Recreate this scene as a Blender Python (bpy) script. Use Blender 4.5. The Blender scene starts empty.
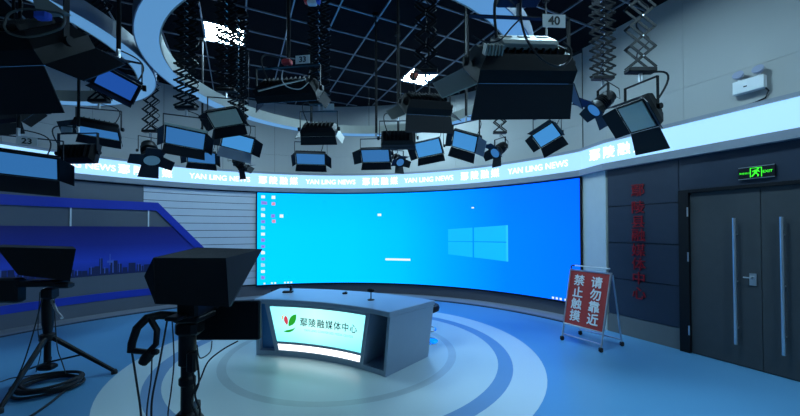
import bpy, bmesh, math, random
from math import sin, cos, pi, radians as rad
from mathutils import Matrix, Vector
random.seed(7)
SC = bpy.context.scene
COL = SC.collection

# ------------------------------------------------------------------ camera
FPX, PITCH, ROLL, PPY, EYE = 340.4, .0134, -.0027, 225.63, 1.62
cd = bpy.data.cameras.new('camera'); cam = bpy.data.objects.new('camera', cd); COL.objects.link(cam)
cd.sensor_fit = 'HORIZONTAL'; cd.sensor_width = 36.0; cd.lens = FPX / 800 * 36.0
cd.shift_y = (PPY - 208) / 800; cd.clip_start = .05
cp_, sp_, cr_, sr_ = cos(PITCH), sin(PITCH), cos(ROLL), sin(ROLL)
vF = Vector((0, cp_, sp_)); vu = Vector((0, -sp_, cp_)); vr = Vector((1, 0, 0))
vR = vr * cr_ + vu * sr_; vU = vu * cr_ - vr * sr_
cam.matrix_world = Matrix(((vR.x, vU.x, -vF.x, 0), (vR.y, vU.y, -vF.y, 0), (vR.z, vU.z, -vF.z, EYE), (0, 0, 0, 1)))
SC.camera = cam
def ray(x, y): return vR * (x - 400) + vU * (PPY - y) + vF * FPX
def at_depth(x, y, Y):            # the point at distance Y in front of the viewer's spot
    d = ray(x, y); return d * (Y / d.y) + Vector((0, 0, EYE))
def at_height(x, y, z):
    d = ray(x, y); return d * ((z - EYE) / d.z) + Vector((0, 0, EYE))

# ------------------------------------------------------------------ world, exposure
w = bpy.data.worlds.new('world'); SC.world = w; w.use_nodes = True
w.node_tree.nodes['Background'].inputs[0].default_value = (.01, .012, .016, 1)
w.node_tree.nodes['Background'].inputs[1].default_value = 1.0
SC.view_settings.view_transform = 'Standard'; SC.view_settings.look = 'None'
SC.view_settings.exposure = 0.0; SC.view_settings.gamma = 1.0; SC.view_settings.use_curve_mapping = False
# strengths of the things that give light
E_SCREEN, E_BAND, E_CEIL, E_DESK, E_RING = 1.0, 1.0, 125.0, 1.5, 1.15

# ------------------------------------------------------------------ materials
BOOST = 1.9          # the blue of the LED light is over-exposed in the photograph
def led(r, g, b): c = lin(r, g, b); return (c[0], c[1], c[2] * BOOST, 1)
def lin(r, g, b):
    f = lambda c: (c / 255 / 12.92) if c <= 10 else ((c / 255 + .055) / 1.055) ** 2.4
    return (f(r), f(g), f(b), 1)
MATS = {}
def mat(name, col, rough=.5, metal=0.0, var=.06, scale=9.0, bump=0.0, coat=0.0, spec=.5):
    if name in MATS: return MATS[name]
    m = bpy.data.materials.new(name); m.use_nodes = True; nt = m.node_tree; b = nt.nodes['Principled BSDF']
    tc = nt.nodes.new('ShaderNodeTexCoord'); nz = nt.nodes.new('ShaderNodeTexNoise')
    nz.inputs['Scale'].default_value = scale; nz.inputs['Detail'].default_value = 4
    nt.links.new(tc.outputs['Object'], nz.inputs['Vector'])
    mx = nt.nodes.new('ShaderNodeMix'); mx.data_type = 'RGBA'
    lo = [max(0, c * (1 - var)) for c in col[:3]] + [1]; hi = [min(1, c * (1 + var)) for c in col[:3]] + [1]
    mx.inputs[6].default_value = lo; mx.inputs[7].default_value = hi
    nt.links.new(nz.outputs['Fac'], mx.inputs[0]); nt.links.new(mx.outputs[2], b.inputs['Base Color'])
    b.inputs['Roughness'].default_value = rough; b.inputs['Metallic'].default_value = metal
    b.inputs['Coat Weight'].default_value = coat; b.inputs['Specular IOR Level'].default_value = spec
    if bump:
        bp = nt.nodes.new('ShaderNodeBump'); bp.inputs['Strength'].default_value = bump; bp.inputs['Distance'].default_value = .01
        n2 = nt.nodes.new('ShaderNodeTexNoise'); n2.inputs['Scale'].default_value = 180; nt.links.new(tc.outputs['Object'], n2.inputs['Vector'])
        nt.links.new(n2.outputs['Fac'], bp.inputs['Height']); nt.links.new(bp.outputs['Normal'], b.inputs['Normal'])
    MATS[name] = m; return m
def emit(name, col, strength):
    if name in MATS: return MATS[name]
    m = bpy.data.materials.new(name); m.use_nodes = True; nt = m.node_tree; b = nt.nodes['Principled BSDF']
    b.inputs['Base Color'].default_value = (.02, .02, .02, 1); b.inputs['Roughness'].default_value = .4
    b.inputs['Emission Color'].default_value = col; b.inputs['Emission Strength'].default_value = strength
    MATS[name] = m; return m
def ramp_emit(name, stops, strength, vertical=None):
    m = bpy.data.materials.new(name); m.use_nodes = True; nt = m.node_tree; b = nt.nodes['Principled BSDF']
    b.inputs['Base Color'].default_value = (.001, .001, .001, 1); b.inputs['Roughness'].default_value = .6; b.inputs['Specular IOR Level'].default_value = .05
    uv = nt.nodes.new('ShaderNodeUVMap'); sx = nt.nodes.new('ShaderNodeSeparateXYZ'); nt.links.new(uv.outputs[0], sx.inputs[0])
    def ramp(st, out):
        r = nt.nodes.new('ShaderNodeValToRGB'); e = r.color_ramp.elements
        while len(e) < len(st): e.new(.5)
        for el, (p, c) in zip(e, st): el.position = p; el.color = c
        nt.links.new(sx.outputs[out], r.inputs[0]); return r
    r1 = ramp(stops, 0)
    if vertical:
        r2 = ramp(vertical, 1); mx = nt.nodes.new('ShaderNodeMix'); mx.data_type = 'RGBA'; mx.blend_type = 'MULTIPLY'; mx.inputs[0].default_value = 1
        nt.links.new(r1.outputs[0], mx.inputs[6]); nt.links.new(r2.outputs[0], mx.inputs[7]); src = mx.outputs[2]
    else: src = r1.outputs[0]
    nt.links.new(src, b.inputs['Emission Color']); b.inputs['Emission Strength'].default_value = strength
    MATS[name] = m; return m
BLACK = mat('black_painted_metal', (.006, .0065, .008), .5, spec=.25)
FLAP = mat('barn_door_black', (.009, .011, .016), .55, spec=.3)
CLOTH = mat('black_cloth', (.006, .006, .0075), .9, bump=.3)
RUBBER = mat('black_rubber', (.012, .012, .014), .7)
DIFF = emit('lamp_diffuser_dimmed', (.030, .15, .40, 1), 1.0); DIFFD = emit('lamp_diffuser_deep_blue', (.012, .075, .36, 1), 1.0); DIFFB = emit('lamp_diffuser_dimmed_less', (.05, .26, .62, 1), 1.0)   # panels dimmed down, still glowing blue
DIFFW = mat('lamp_diffuser_cream', (.70, .68, .55), .45, var=.03)
BEIGE = mat('beige_enamel', (.36, .36, .31), .45)
CHROME = mat('chrome', (.75, .77, .80), .12, 1.0, var=.02)
ALU = mat('brushed_aluminium', (.62, .64, .67), .3, .9, var=.04)
PLATE = mat('white_plastic_plate', (.78, .78, .76), .4, var=.02)
INK = mat('black_ink', (.015, .015, .015), .6)
WALLG = mat('wall_grey_paint', (.42, .41, .385), .75, var=.04, scale=2.5, bump=.05)
WALLL = mat('wall_blue_grey_laminate', (.11, .12, .14), .5, var=.05, scale=3)
SLATM = mat('slat_pale_laminate', (.60, .62, .66), .4, var=.04)
JOINT = mat('dark_joint', (.015, .017, .024), .8)
BLUE = mat('deep_blue_acrylic', (.015, .04, .42), .35, var=.04)
TRIMG = mat('trim_grey_aluminium', (.27, .29, .33), .45, .2, var=.04)
NAVY = mat('navy_lacquer_panel', (.022, .032, .052), .4, var=.12)
DOORM = mat('door_charcoal', (.045, .050, .054), .45, var=.12)
KICK = mat('skirting_grey', (.16, .165, .16), .6)
PILLAR = mat('pillar_pale_grey', (.52, .54, .48), .5)
BASEG = mat('screen_base_grey', (.10, .10, .115), .55)
CEILB = mat('ceiling_tile_black', (.005, .005, .007), .95, var=.2, spec=.1)
TBAR = mat('grid_bar_steel', (.26, .29, .33), .4, .3)
FLOORM = mat('floor_vinyl_blue_grey', (.11, .31, .52), .30, var=.05, scale=1.2, spec=.25)
PALE = mat('floor_vinyl_pale', (.55, .67, .69), .30, var=.04, scale=1.5, spec=.28)
RINGB = mat('floor_vinyl_ring_blue', (.16, .30, .48), .30, var=.05, scale=1.5, spec=.28)
DESKW = mat('desk_grey_white_lacquer', (.29, .38, .50), .35, var=.03)
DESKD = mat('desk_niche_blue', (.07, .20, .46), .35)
REDS = mat('sign_red', (.42, .035, .03), .5, var=.05)
WHITE = mat('white_print', (.80, .80, .80), .5, var=.02)
REDC = mat('red_acrylic', (.30, .008, .015), .35)
BONE = mat('ring_edge_cream', (.48, .47, .40), .6)

# ------------------------------------------------------------------ mesh helpers
class MB:
    def __init__(s): s.v, s.f, s.uv = [], [], None
    def add(s, vs, fs):
        n = len(s.v); s.v += [tuple(v) for v in vs]; s.f += [tuple(i + n for i in f) for f in fs]; return s
    def box(s, c, d, M=None, taper=None):
        x, y, z = d[0] / 2, d[1] / 2, d[2] / 2
        vs = [Vector((sx * x, sy * y, sz * z)) for sz in (-1, 1) for sx, sy in ((-1, -1), (1, -1), (1, 1), (-1, 1))]
        if taper: vs = [Vector((v.x * (taper[0] if v.z < 0 else 1), v.y * (taper[1] if v.z < 0 else 1), v.z)) for v in vs]
        if M is not None: vs = [M @ v for v in vs]
        c = Vector(c)
        return s.add([v + c for v in vs], [(3, 2, 1, 0), (4, 5, 6, 7), (0, 1, 5, 4), (1, 2, 6, 5), (2, 3, 7, 6), (3, 0, 4, 7)])
    def bbox(s, c, d, bev=.01):                      # box with chamfered vertical and horizontal edges
        x, y, z = d[0] / 2, d[1] / 2, d[2] / 2; b = min(bev, x * .9, y * .9, z * .9); rings = []
        for zz, k in ((-z, b), (-z + b, 0), (z - b, 0), (z, b)):
            X, Y = x - k, y - k; q = b
            rings.append([(X - q, -Y), (X, -Y + q), (X, Y - q), (X - q, Y), (-X + q, Y), (-X, Y - q), (-X, -Y + q), (-X + q, -Y)])
            rings[-1] = [(c[0] + a, c[1] + e, c[2] + zz) for a, e in rings[-1]]
        return s.loft(rings, True)
    def loft(s, rings, caps=True, closed=True):
        n = len(rings[0]); base = len(s.v)
        for r in rings: s.v += [tuple(p) for p in r]
        for i in range(len(rings) - 1):
            for j in range(n if closed else n - 1):
                k = (j + 1) % n; a = base + i * n; b = a + n
                s.f.append((a + j, a + k, b + k, b + j))
        if caps:
            s.f.append(tuple(base + j for j in reversed(range(n)))); e = base + (len(rings) - 1) * n; s.f.append(tuple(e + j for j in range(n)))
        return s
    def tube(s, pts, r, n=8, r2=None):
        pts = [Vector(p) for p in pts]; rings = []; prev = None
        for i, p in enumerate(pts):
            t = (pts[min(i + 1, len(pts) - 1)] - pts[max(i - 1, 0)]).normalized()
            a = prev if prev is not None else (Vector((0, 0, 1)) if abs(t.z) < .9 else Vector((1, 0, 0)))
            a = (a - t * a.dot(t)).normalized(); prev = a; b = t.cross(a)
            rr = r if r2 is None else r + (r2 - r) * i / (len(pts) - 1)
            rings.append([p + (a * cos(2 * pi * k / n) + b * sin(2 * pi * k / n)) * rr for k in range(n)])
        return s.loft(rings, True)
    def lathe(s, prof, c=(0, 0, 0), n=20, M=None):    # profile of (radius, z)
        rings = []
        for r, z in prof:
            ring = [Vector((max(r, 1e-4) * cos(2 * pi * k / n), max(r, 1e-4) * sin(2 * pi * k / n), z)) for k in range(n)]
            if M is not None: ring = [M @ v for v in ring]
            rings.append([v + Vector(c) for v in ring])
        return s.loft(rings, True)
    def prism(s, poly, ext):                          # polygon of 3D points extruded by vector
        ext = Vector(ext); return s.loft([[Vector(p) for p in poly], [Vector(p) + ext for p in poly]], True)
    def mesh(s, name):
        me = bpy.data.meshes.new(name); me.from_pydata(s.v, [], s.f)
        bm = bmesh.new(); bm.from_mesh(me); bmesh.ops.recalc_face_normals(bm, faces=bm.faces); bm.to_mesh(me); bm.free()
        me.update(); return me
    def build(s, name, m, parent=None, smooth=False, M=None, label=None, bevel=0):
        off = Vector((0, 0, 0))
        if parent is not None and parent.get('_world'): off = Vector(parent['_world'])
        if off.length > 0: s.v = [tuple(Vector(v) - off) for v in s.v]
        me = s.mesh(name); me.materials.append(m); o = bpy.data.objects.new(name, me); COL.objects.link(o)
        if parent is not None:
            o.parent = parent
        if M is not None: o.matrix_local = M
        if smooth:
            for p in me.polygons: p.use_smooth = True
            try: me.set_sharp_from_angle(angle=rad(38))
            except Exception: pass
        if bevel:
            bv = o.modifiers.new('bevel', 'BEVEL'); bv.width = bevel; bv.segments = 2; bv.limit_method = 'ANGLE'
        if label: o['label'] = label
        return o
def tag(o, label, cat, group=None):
    o['label'] = label; o['category'] = cat
    if group: o['group'] = group
    return o
def struct(o): o['kind'] = 'structure'; return o
def empty(name, loc, world=True):
    o = bpy.data.objects.new(name, None); COL.objects.link(o); o.location = loc; o.empty_display_size = .1
    if world: o['_world'] = tuple(loc)
    return o
_curve_cache = {}
def text_geo(body, size, offset=0.0, vertical=False, depth=0.0):
    c = bpy.data.curves.new('text', 'FONT'); c.body = body; c.size = size; c.align_x = 'CENTER'; c.align_y = 'CENTER'
    c.offset = offset; c.resolution_u = 3
    if vertical: c.space_line = 1.0
    c.extrude = depth
    o = bpy.data.objects.new('text', c); COL.objects.link(o)
    dg = bpy.context.evaluated_depsgraph_get(); dg.update()
    me = bpy.data.meshes.new_from_object(o.evaluated_get(dg))
    vs = [v.co.copy() for v in me.vertices]; fs = [tuple(p.vertices) for p in me.polygons]
    bpy.data.meshes.remove(me); bpy.data.objects.remove(o); bpy.data.curves.remove(c)
    return vs, fs
def text_part(name, body, size, fn, m, parent, offset=0.0, centre=None):
    vs, fs = text_geo(body, size, 0.0)
    if centre:
        xs = [v.x for v in vs]; ys = [v.y for v in vs]
        cx, cy = (min(xs) + max(xs)) / 2, (min(ys) + max(ys)) / 2
        vs = [Vector((v.x - cx, v.y - cy, v.z)) for v in vs]
    b = MB(); o3 = offset * .7
    for k, (ox, oy) in enumerate(((0, 0), (o3, 0), (-o3, 0), (0, o3), (0, -o3)) if offset else ((0, 0),)): b.add([fn(v.x + ox, v.y + oy, v.z + .00006 * k) for v in vs], fs)
    off = Vector(parent['_world']) if parent is not None and parent.get('_world') else Vector((0, 0, 0))
    me = bpy.data.meshes.new(name); me.from_pydata([tuple(Vector(v) - off) for v in b.v], [], b.f); me.update(); me.materials.append(m)
    o = bpy.data.objects.new(name, me); COL.objects.link(o); o.parent = parent
    return o

# ------------------------------------------------------------------ room geometry
CX, CY, CR = -1.424, 3.243, 5.479
NA = .4406; ND = 5.366
WN = Vector((cos(NA), sin(NA), 0)); WT = Vector((-sin(NA), cos(NA), 0))      # right wall: outward normal and direction away from the viewer
def cyl(th, z, R=CR): return Vector((CX + R * cos(rad(th)), CY + R * sin(rad(th)), z))
def wallp(s, z, off=0.0):      # right wall point: s metres along from its foot point, off = towards the room
    return WN * (ND - off) + WT * s + Vector((0, 0, z))
def wall_s(x):                 # where the ray through picture column x meets the right wall
    d = ray(x, 230); t = ND / (d.x * WN.x + d.y * WN.y); p = d * t; return p.dot(WT)
S_PIL0, S_PIL1, S_JAMB, S_DOOR, S_SEAM = wall_s(583), wall_s(607), wall_s(680), wall_s(690), wall_s(761)
S_DOOR2 = S_SEAM - (S_DOOR - S_SEAM); S_END = -5.2
ZC = 4.80
def inside(x, y, m=0.0):
    if y < -2.5 + m or x < -6.9 + m: return False
    if x * WN.x + y * WN.y > ND - m: return False
    if y > CY and math.hypot(x - CX, y - CY) > CR - m: return False
    return True
# path running round the room: (point, inward normal)
def room_path(th0=178, th1=31.1, n=90, s_to=None):
    P = []
    for i in range(n + 1):
        th = th0 + (th1 - th0) * i / n; P.append((cyl(th, 0), Vector((-cos(rad(th)), -sin(rad(th)), 0))))
    s0 = S_PIL1; s_to = S_END if s_to is None else s_to
    for i in range(21): P.append((wallp(s0 + (s_to - s0) * i / 20, 0), -WN))
    return P
def sweep(path, prof):          # prof: closed list of (inward offset, z)
    b = MB(); b.loft([[p + n * u + Vector((0, 0, z)) for u, z in prof] for p, n in path], True); return b
def rectprof(u0, u1, z0, z1): return [(u0, z0), (u1, z0), (u1, z1), (u0, z1)]
def arc(th0, th1, n): return [(cyl(th0 + (th1 - th0) * i / n, 0), Vector((-cos(rad(th0 + (th1 - th0) * i / n)), -sin(rad(th0 + (th1 - th0) * i / n)), 0))) for i in range(n + 1)]

# floor
fl = MB(); fl.box((0.1, 3.2, -.05), (15.6, 12.6, .1)); floor = struct(fl.build('floor', FLOORM))
RC = Vector((-.78, 4.66, 0))
def disc(r0, r1, z0, z1, name, m, n=96):
    b = MB(); ring = []
    for k in range(n):
        a = 2 * pi * k / n; c, s_ = cos(a), sin(a)
        ring.append([RC + Vector((r0 * c, r0 * s_, z0)), RC + Vector((r1 * c, r1 * s_, z0)), RC + Vector((r1 * c, r1 * s_, z1)), RC + Vector((r0 * c, r0 * s_, z1))])
    ring.append(ring[0]); b.loft(ring, False); return b.build(name, m, floor)
disc(2.20, 2.555, -.002, .0015, 'floor_ring', PALE)
disc(2.03, 2.20, -.002, .0015, 'floor_ring', RINGB)
disc(1.52, 2.03, -.002, .0015, 'floor_ring', PALE)
disc(1.42, 1.52, -.002, .0015, 'floor_ring', mat('floor_vinyl_ring_grey', (.42, .52, .54), .30))
disc(0.02, 1.42, -.002, .0015, 'floor_disc', PALE)

# curved wall: one shell, then what is mounted on it
shell = MB(); pth = [(p, n) for p, n in arc(180, 31.1, 90)]
shell.loft([[p + n * u + Vector((0, 0, z)) for u, z in rectprof(-.25, -.02, 0, ZC + .3)] for p, n in pth], True)
wall_back = struct(shell.build('wall_back', JOINT))
# upper grey panels of the curved wall (panel joints told apart)
ths = [180, 168, 156, 144, 132, 120, 108, 96, 84, 72, 60, 48, 36, 31.1]
for a, b_ in zip(ths, ths[1:]):
    n = max(2, int(abs(a - b_) / 1.5))
    for z0, z1 in ((3.06, 3.505), (3.51, ZC)):
        sweep(arc(a - .03, b_ + .03, n), rectprof(-.02, 0, z0, z1)).build('wall_panel', WALLG, wall_back)
# under the screen: dark base, and a low ledge on the floor
sweep(arc(135.6, 31.1, 60), rectprof(-.02, .0, 0, .27)).build('screen_base', BASEG, wall_back)
sweep(arc(165, 31.1, 80), rectprof(0, .39, 0, .03)).build('ledge', TRIMG, floor)
sweep(arc(165, 31.1, 80), rectprof(.39, .42, 0, .018)).build('ledge_edge', mat('ledge_edge_dark', (.03, .04, .06), .5), floor)
# slats left of the screen
zz = [2.545, 2.43, 2.265, 2.11, 1.95, 1.785, 1.62, 1.455, 1.29, 1.125, .96, .795, .63, .465, .30]
for z1, z0 in zip(zz, zz[1:]):
    # slats stop at the slanting blue stripe
    zm = (z0 + z1) / 2; a = 135.6 if z1 > 2.25 else 134.9 - 16.6 * (2.22 - zm) / 1.8 - .95
    sweep(arc(a, 112.5, 20), rectprof(-.02, .015, z0 + .013, z1)).build('slat', SLATM, wall_back)
sl = mat('slat_light_strip', (.7, .75, .8), .3)
# left wall bands
left = [(.0, .28, WALLL, 'dado_panel'), (.28, .42, BLUE, 'blue_strip'), (.42, .76, WALLL, 'dado_panel'), (1.71, 2.05, WALLL, 'recess_panel'), (2.05, 2.22, BLUE, 'blue_strip'), (2.22, 2.545, WALLL, 'frieze_panel')]
for z0, z1, m, nm in left:
    u = .03 if m == BLUE else (.0 if nm == 'recess_panel' else .02)
    end = {0: 116, .28: 117.5, .42: 118.5, 1.71: 129.3, 2.05: 133.0, 2.22: 135.7}[z0]
    sweep(arc(178, end, 40), rectprof(-.02, u, z0, z1)).build(nm, m, wall_back)
# slanting blue stripe
b = MB(); N = 24
def diag(t, w): return (134.9 + (118.3 - 134.9) * t + w, 2.22 + (.42 - 2.22) * t)
rings = []
for i in range(N + 1):
    t = i / N; th, z = diag(t, 0); rings.append([cyl(th, z, CR - .035), cyl(th - 1.9, z, CR - .035), cyl(th - 1.9, z, CR + .02), cyl(th, z, CR + .02)])
b.loft(rings, True); b.build('blue_stripe', BLUE, wall_back)
for th in (147.1, 134.7, 158.5):
    sweep(arc(th + .12, th - .12, 1), rectprof(-.02, .02, 1.71, 2.05)).build('divider', PLATE, wall_back)

# light band: lit face, grey lips above and below, lettering
BP = room_path(178, 31.1, 110)
band = empty('light_band', (CX, CY, 2.6)); tag(band, 'glowing white fascia band with lettering running round the studio wall', 'lightbox')
m_band = emit('band_light', (.42, .84, 1.35, 1), E_BAND)
sweep(BP, rectprof(.002, .05, 2.68, 3.015)).build('lit_face', m_band, band)
sweep(BP, rectprof(.002, .10, 2.575, 2.68)).build('lower_lip', TRIMG, band, label='grey metal lip along the lower edge')
sweep(BP, rectprof(.002, .085, 3.015, 3.06)).build('upper_lip', TRIMG, band, label='grey metal lip along the upper edge')
m_let = emit('band_lettering', (1, 1, .98, 1), 1.6)
def on_band_arc(th, zc):
    k = 1 / CR
    return lambda x, y, z: cyl(th - math.degrees(x * k), zc + y, CR - .053 - z)
cn, en = '\u9122\u9675\u878d\u5a92', 'YAN LING NEWS'
for th, body, size in ((160.0, cn, .2), (147.0, en, .165), (135.2, cn, .2), (120.4, en, .165), (107, cn, .2), (93.5, en, .165), (80.2, cn, .2), (67.0, en, .165), (53.7, cn, .2), (40.2, en, .165)):
    if body == cn:
        for i, ch in enumerate(body):
            text_part('lettering', ch, size, on_band_arc(th - (i - 1.5) * 2.55, 2.845), m_let, band, offset=.006)
    else: text_part('lettering', body, size, on_band_arc(th, 2.845), m_let, band, offset=.004)['kind'] = 'stuff'
sc = wall_s(607)
for i, ch in enumerate(cn):
    s0 = sc + .16 - i * .235
    text_part('lettering', ch, .2, lambda x, y, z, s0=s0: wallp(s0 - x, 2.845 + y, .053 + z), m_let, band, offset=.006)

# ------------------------------------------------------------------ LED screen
T0, T1, Z0, Z1 = 112.2, 31.25, .296, 2.546
screen = empty('led_screen', tuple(cyl(72, 0))); tag(screen, 'huge curved video wall showing a bright blue computer desktop', 'screen')
b = MB(); NS, NV = 72, 6
for i in range(NS + 1):
    for j in range(NV + 1): b.v.append(tuple(cyl(T0 + (T1 - T0) * i / NS, Z0 + (Z1 - Z0) * j / NV, CR - .045)))
for i in range(NS):
    for j in range(NV):
        a = i * (NV + 1) + j; b.f.append((a, a + 1, a + NV + 2, a + NV + 1))
uvs = {k: ((k // (NV + 1)) / NS, (k % (NV + 1)) / NV) for k in range(len(b.v))}
m_scr = ramp_emit('screen_picture', [(0, led(0, 222, 255)), (.30, led(0, 216, 255)), (.46, led(0, 204, 255)), (.62, led(0, 172, 255)), (.80, led(0, 136, 255)), (1, led(0, 122, 255))], E_SCREEN,
                  [(0, (1, 1, 1, 1)), (.55, (.96, .97, 1, 1)), (1, (.8, .85, 1, 1))])
o = b.build('display', m_scr, screen); me = o.data
lay = me.uv_layers.new(name='UVMap')
for l in me.loops: lay.data[l.index].uv = uvs[l.vertex_index]
sweep(arc(T0 + .25, T1 - .2, 70), rectprof(-.015, .04, Z0 - .03, Z1)).build('back_casing', BLACK, screen)
for th in (T0 + .25, T1 + .1): sweep(arc(th, th - .3, 1), rectprof(-.0, .06, Z0 - .03, Z1)).build('side_frame', BLACK, screen)
sweep(arc(T0 + .25, T1 - .2, 70), rectprof(-.0, .06, Z0 - .035, Z0)).build('bottom_frame', BLACK, screen)
m_pane = emit('screen_pane', led(0, 188, 255), E_SCREEN); m_white = emit('screen_white', (.9, 1, 1, 1), E_SCREEN); m_pedge = emit('screen_pane_edge', led(40, 205, 255), E_SCREEN)
def scr_quad(name, th0, th1, z00, z01, z10, z11, m, n=4):      # left bottom/top, right bottom/top
    b = MB(); R = CR - .050
    for i in range(n + 1):
        k = i / n; th = th0 + (th1 - th0) * k
        b.v += [tuple(cyl(th, z00 + (z10 - z00) * k, R)), tuple(cyl(th, z01 + (z11 - z01) * k, R))]
    b.f = [(2 * i, 2 * i + 1, 2 * i + 3, 2 * i + 2) for i in range(n)]
    return b.build(name, m, screen)
scr_quad('picture_pane', 61.9, 55.6, 1.36, 1.64, 1.365, 1.675, m_pane); scr_quad('picture_pane', 55.2, 47.3, 1.365, 1.675, 1.37, 1.72, m_pane)
scr_quad('picture_pane', 61.9, 55.6, 1.05, 1.34, 1.0, 1.345, m_pane); scr_quad('picture_pane', 55.2, 47.3, 1.0, 1.345, .95, 1.35, m_pane)
scr_quad('picture_pane', 47.3, 46.9, .95, 1.72, .95, 1.72, m_pedge)
scr_quad('picture_bar', 78.8, 72.0, .865, .915, .865, .915, m_white); scr_quad('picture_dot', 80.9, 79.9, 1.98, 2.04, 1.98, 2.04, m_white); scr_quad('picture_dot', 55.8, 55.2, 2.11, 2.14, 2.11, 2.14, m_white)
icons = [emit('icon_' + n_, c, E_SCREEN) for n_, c in (('white', (.85, .95, 1, 1)), ('violet', (.25, .22, .75, 1)), ('pale', (.45, .75, .9, 1)), ('red', (.7, .3, .4, 1)))]
for i in range(14):
    z = 2.46 - i * .152
    scr_quad('screen_icon', 111.2, 110.3 - (.5 if i == 1 else 0), z - .05, z + .02 + .02 * (i % 2), z - .05, z + .02, icons[(i * 7) % 3 if i not in (7, 8) else 1])
for i, (th, z) in enumerate(((108.7, 2.45), (108.7, 2.29), (108.8, 1.99), (108.6, 1.86), (106.7, 1.99))):
    scr_quad('screen_icon', th, th - .9, z - .05, z + .03, z - .05, z + .03, icons[(0, 3, 1, 3, 0)[i]])
for th in (110.6, 108.8, 108.0, 105.6, 104.8, 104.0, 37.2, 36.4, 35.6, 34.6, 33.8): scr_quad('taskbar_icon', th, th - .45, .305, .345, .305, .345, icons[0])

# ------------------------------------------------------------------ city picture on the left wall
CITY = empty('city_picture', tuple(cyl(145, .76))); tag(CITY, 'dark blue night skyline picture panel set into the curved wall', 'picture')
b = MB(); rings = []
NSC = 40
th_top, th_bot = 129.6, 120.6
for i in range(NSC + 1):
    k = i / NSC
    for j in range(7):
        z = .76 + .95 * j / 6; end = th_bot + (th_top - th_bot) * j / 6
        b.v.append(tuple(cyl(178 + (end - 178) * k, z, CR - .01)))
for i in range(NSC):
    for j in range(6): a = i * 7 + j; b.f.append((a, a + 1, a + 8, a + 7))
cuv = {k: ((k // 7) / NSC, (k % 7) / 6) for k in range(len(b.v))}
city = bpy.data.materials.new('city_print'); city.use_nodes = True; nt = city.node_tree; pb = nt.nodes['Principled BSDF']
uvn = nt.nodes.new('ShaderNodeUVMap'); sx = nt.nodes.new('ShaderNodeSeparateXYZ'); nt.links.new(uvn.outputs[0], sx.inputs[0])
cr = nt.nodes.new('ShaderNodeValToRGB'); els = cr.color_ramp.elements
while len(els) < 5: els.new(.5)
for el, (p, c) in zip(els, ((0, (.006, .010, .05, 1)), (.10, (.02, .05, .38, 1)), (.30, (.03, .07, .55, 1)), (.62, (.02, .03, .28, 1)), (1, (.018, .018, .16, 1)))): el.position = p; el.color = c
nt.links.new(sx.outputs[1], cr.inputs[0]); nt.links.new(cr.outputs[0], pb.inputs['Base Color']); pb.inputs['Roughness'].default_value = .3
o = b.build('printed_sky', city, CITY); lay = o.data.uv_layers.new(name='UVMap')
for l in o.data.loops: lay.data[l.index].uv = cuv[l.vertex_index]
b = MB(); b2 = MB(); th = 177.5
while th > 124:
    wd = random.uniform(.5, 1.3); hgt = random.uniform(.06, .20) * (1.5 if 128 < th < 133 or 140 < th < 144 else 1)
    def q(bb, t0, t1, z0, z1, R): n = len(bb.v); bb.v += [tuple(cyl(t0, z0, R)), tuple(cyl(t1, z0, R)), tuple(cyl(t1, z1, R)), tuple(cyl(t0, z1, R))]; bb.f.append((n, n + 1, n + 2, n + 3))
    q(b, th, th - wd, .765, .80 + hgt, CR - .013)
    if random.random() < .6: q(b2, th - wd * .3, th - wd * .45, .80, .80 + hgt + .02, CR - .0135)
    th -= wd * random.uniform(.9, 1.3)
q(b2, 141.2, 141.05, .95, 1.17, CR - .0135); q(b2, 141.6, 140.7, 1.0, 1.04, CR - .0135)
b.build('printed_skyline', mat('skyline_dark', (.012, .018, .09), .4), CITY); b2.build('printed_lit_towers', mat('skyline_lit', (.10, .16, .55), .4), CITY)

# ------------------------------------------------------------------ right wall
b = MB(); b.loft([[wallp(s, z, o_) for o_, z in ((-.25, 0), (-.02, 0), (-.02, ZC + .3), (-.25, ZC + .3))] for s in (S_PIL1, S_END)], True)
wall_right = struct(b.build('wall_right', JOINT))
def wpanel(name, s0, s1, z0, z1, off0, off1, m, parent=None, gap=.004):
    b = MB(); g = gap
    b.prism([wallp(s0 - g, z0 + g, off0), wallp(s1 + g, z0 + g, off0), wallp(s1 + g, z1 - g, off0), wallp(s0 - g, z1 - g, off0)], -WN * (off1 - off0))
    return b.build(name, m, parent if parent is not None else wall_right)
for z0, z1 in ((3.06, 3.507), (3.507, ZC)):
    e = [S_PIL1, S_DOOR + .05, S_DOOR - 1.15, S_DOOR - 2.35, S_DOOR - 3.55, S_DOOR - 4.75, S_DOOR - 5.95, S_END]
    for a, c in zip(e, e[1:]): wpanel('wall_panel', a, c, z0, z1, -.02, 0, WALLG, gap=.0015)
# pillar between the screen and the dark panels
p0, p1 = cyl(31.1, 0), wallp(S_PIL1, 0)
dd = (p1 - p0).normalized(); nn = Vector((-dd.y, dd.x, 0)); nn = nn if nn.dot(-WN) > 0 else -nn
b = MB(); b.prism([p0 + nn * .02, p1 + nn * .02, p1 - nn * .3, p0 - nn * .3], (0, 0, 2.6)); struct(b.build('wall_pillar', PILLAR))
b = MB(); b.prism([p0 + nn * -.02, p1 + nn * -.02, p1 - nn * .3, p0 - nn * .3], (0, 0, ZC + .3 - 2.6)); b.v = [(x, y, z + 2.6) for x, y, z in b.v]; struct(b.build('wall_pillar_upper', WALLG))
zj = [.29, .855, 1.415, 1.985, 2.575]
for z0, z1 in zip(zj, zj[1:]): wpanel('navy_panel', S_PIL1 - .02, S_JAMB, z0, z1, -.02, .012, NAVY, gap=.006)
wpanel('kick_plate', S_PIL1 - .0, S_JAMB, 0, .29, -.02, .006, KICK, gap=.002)
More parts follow.
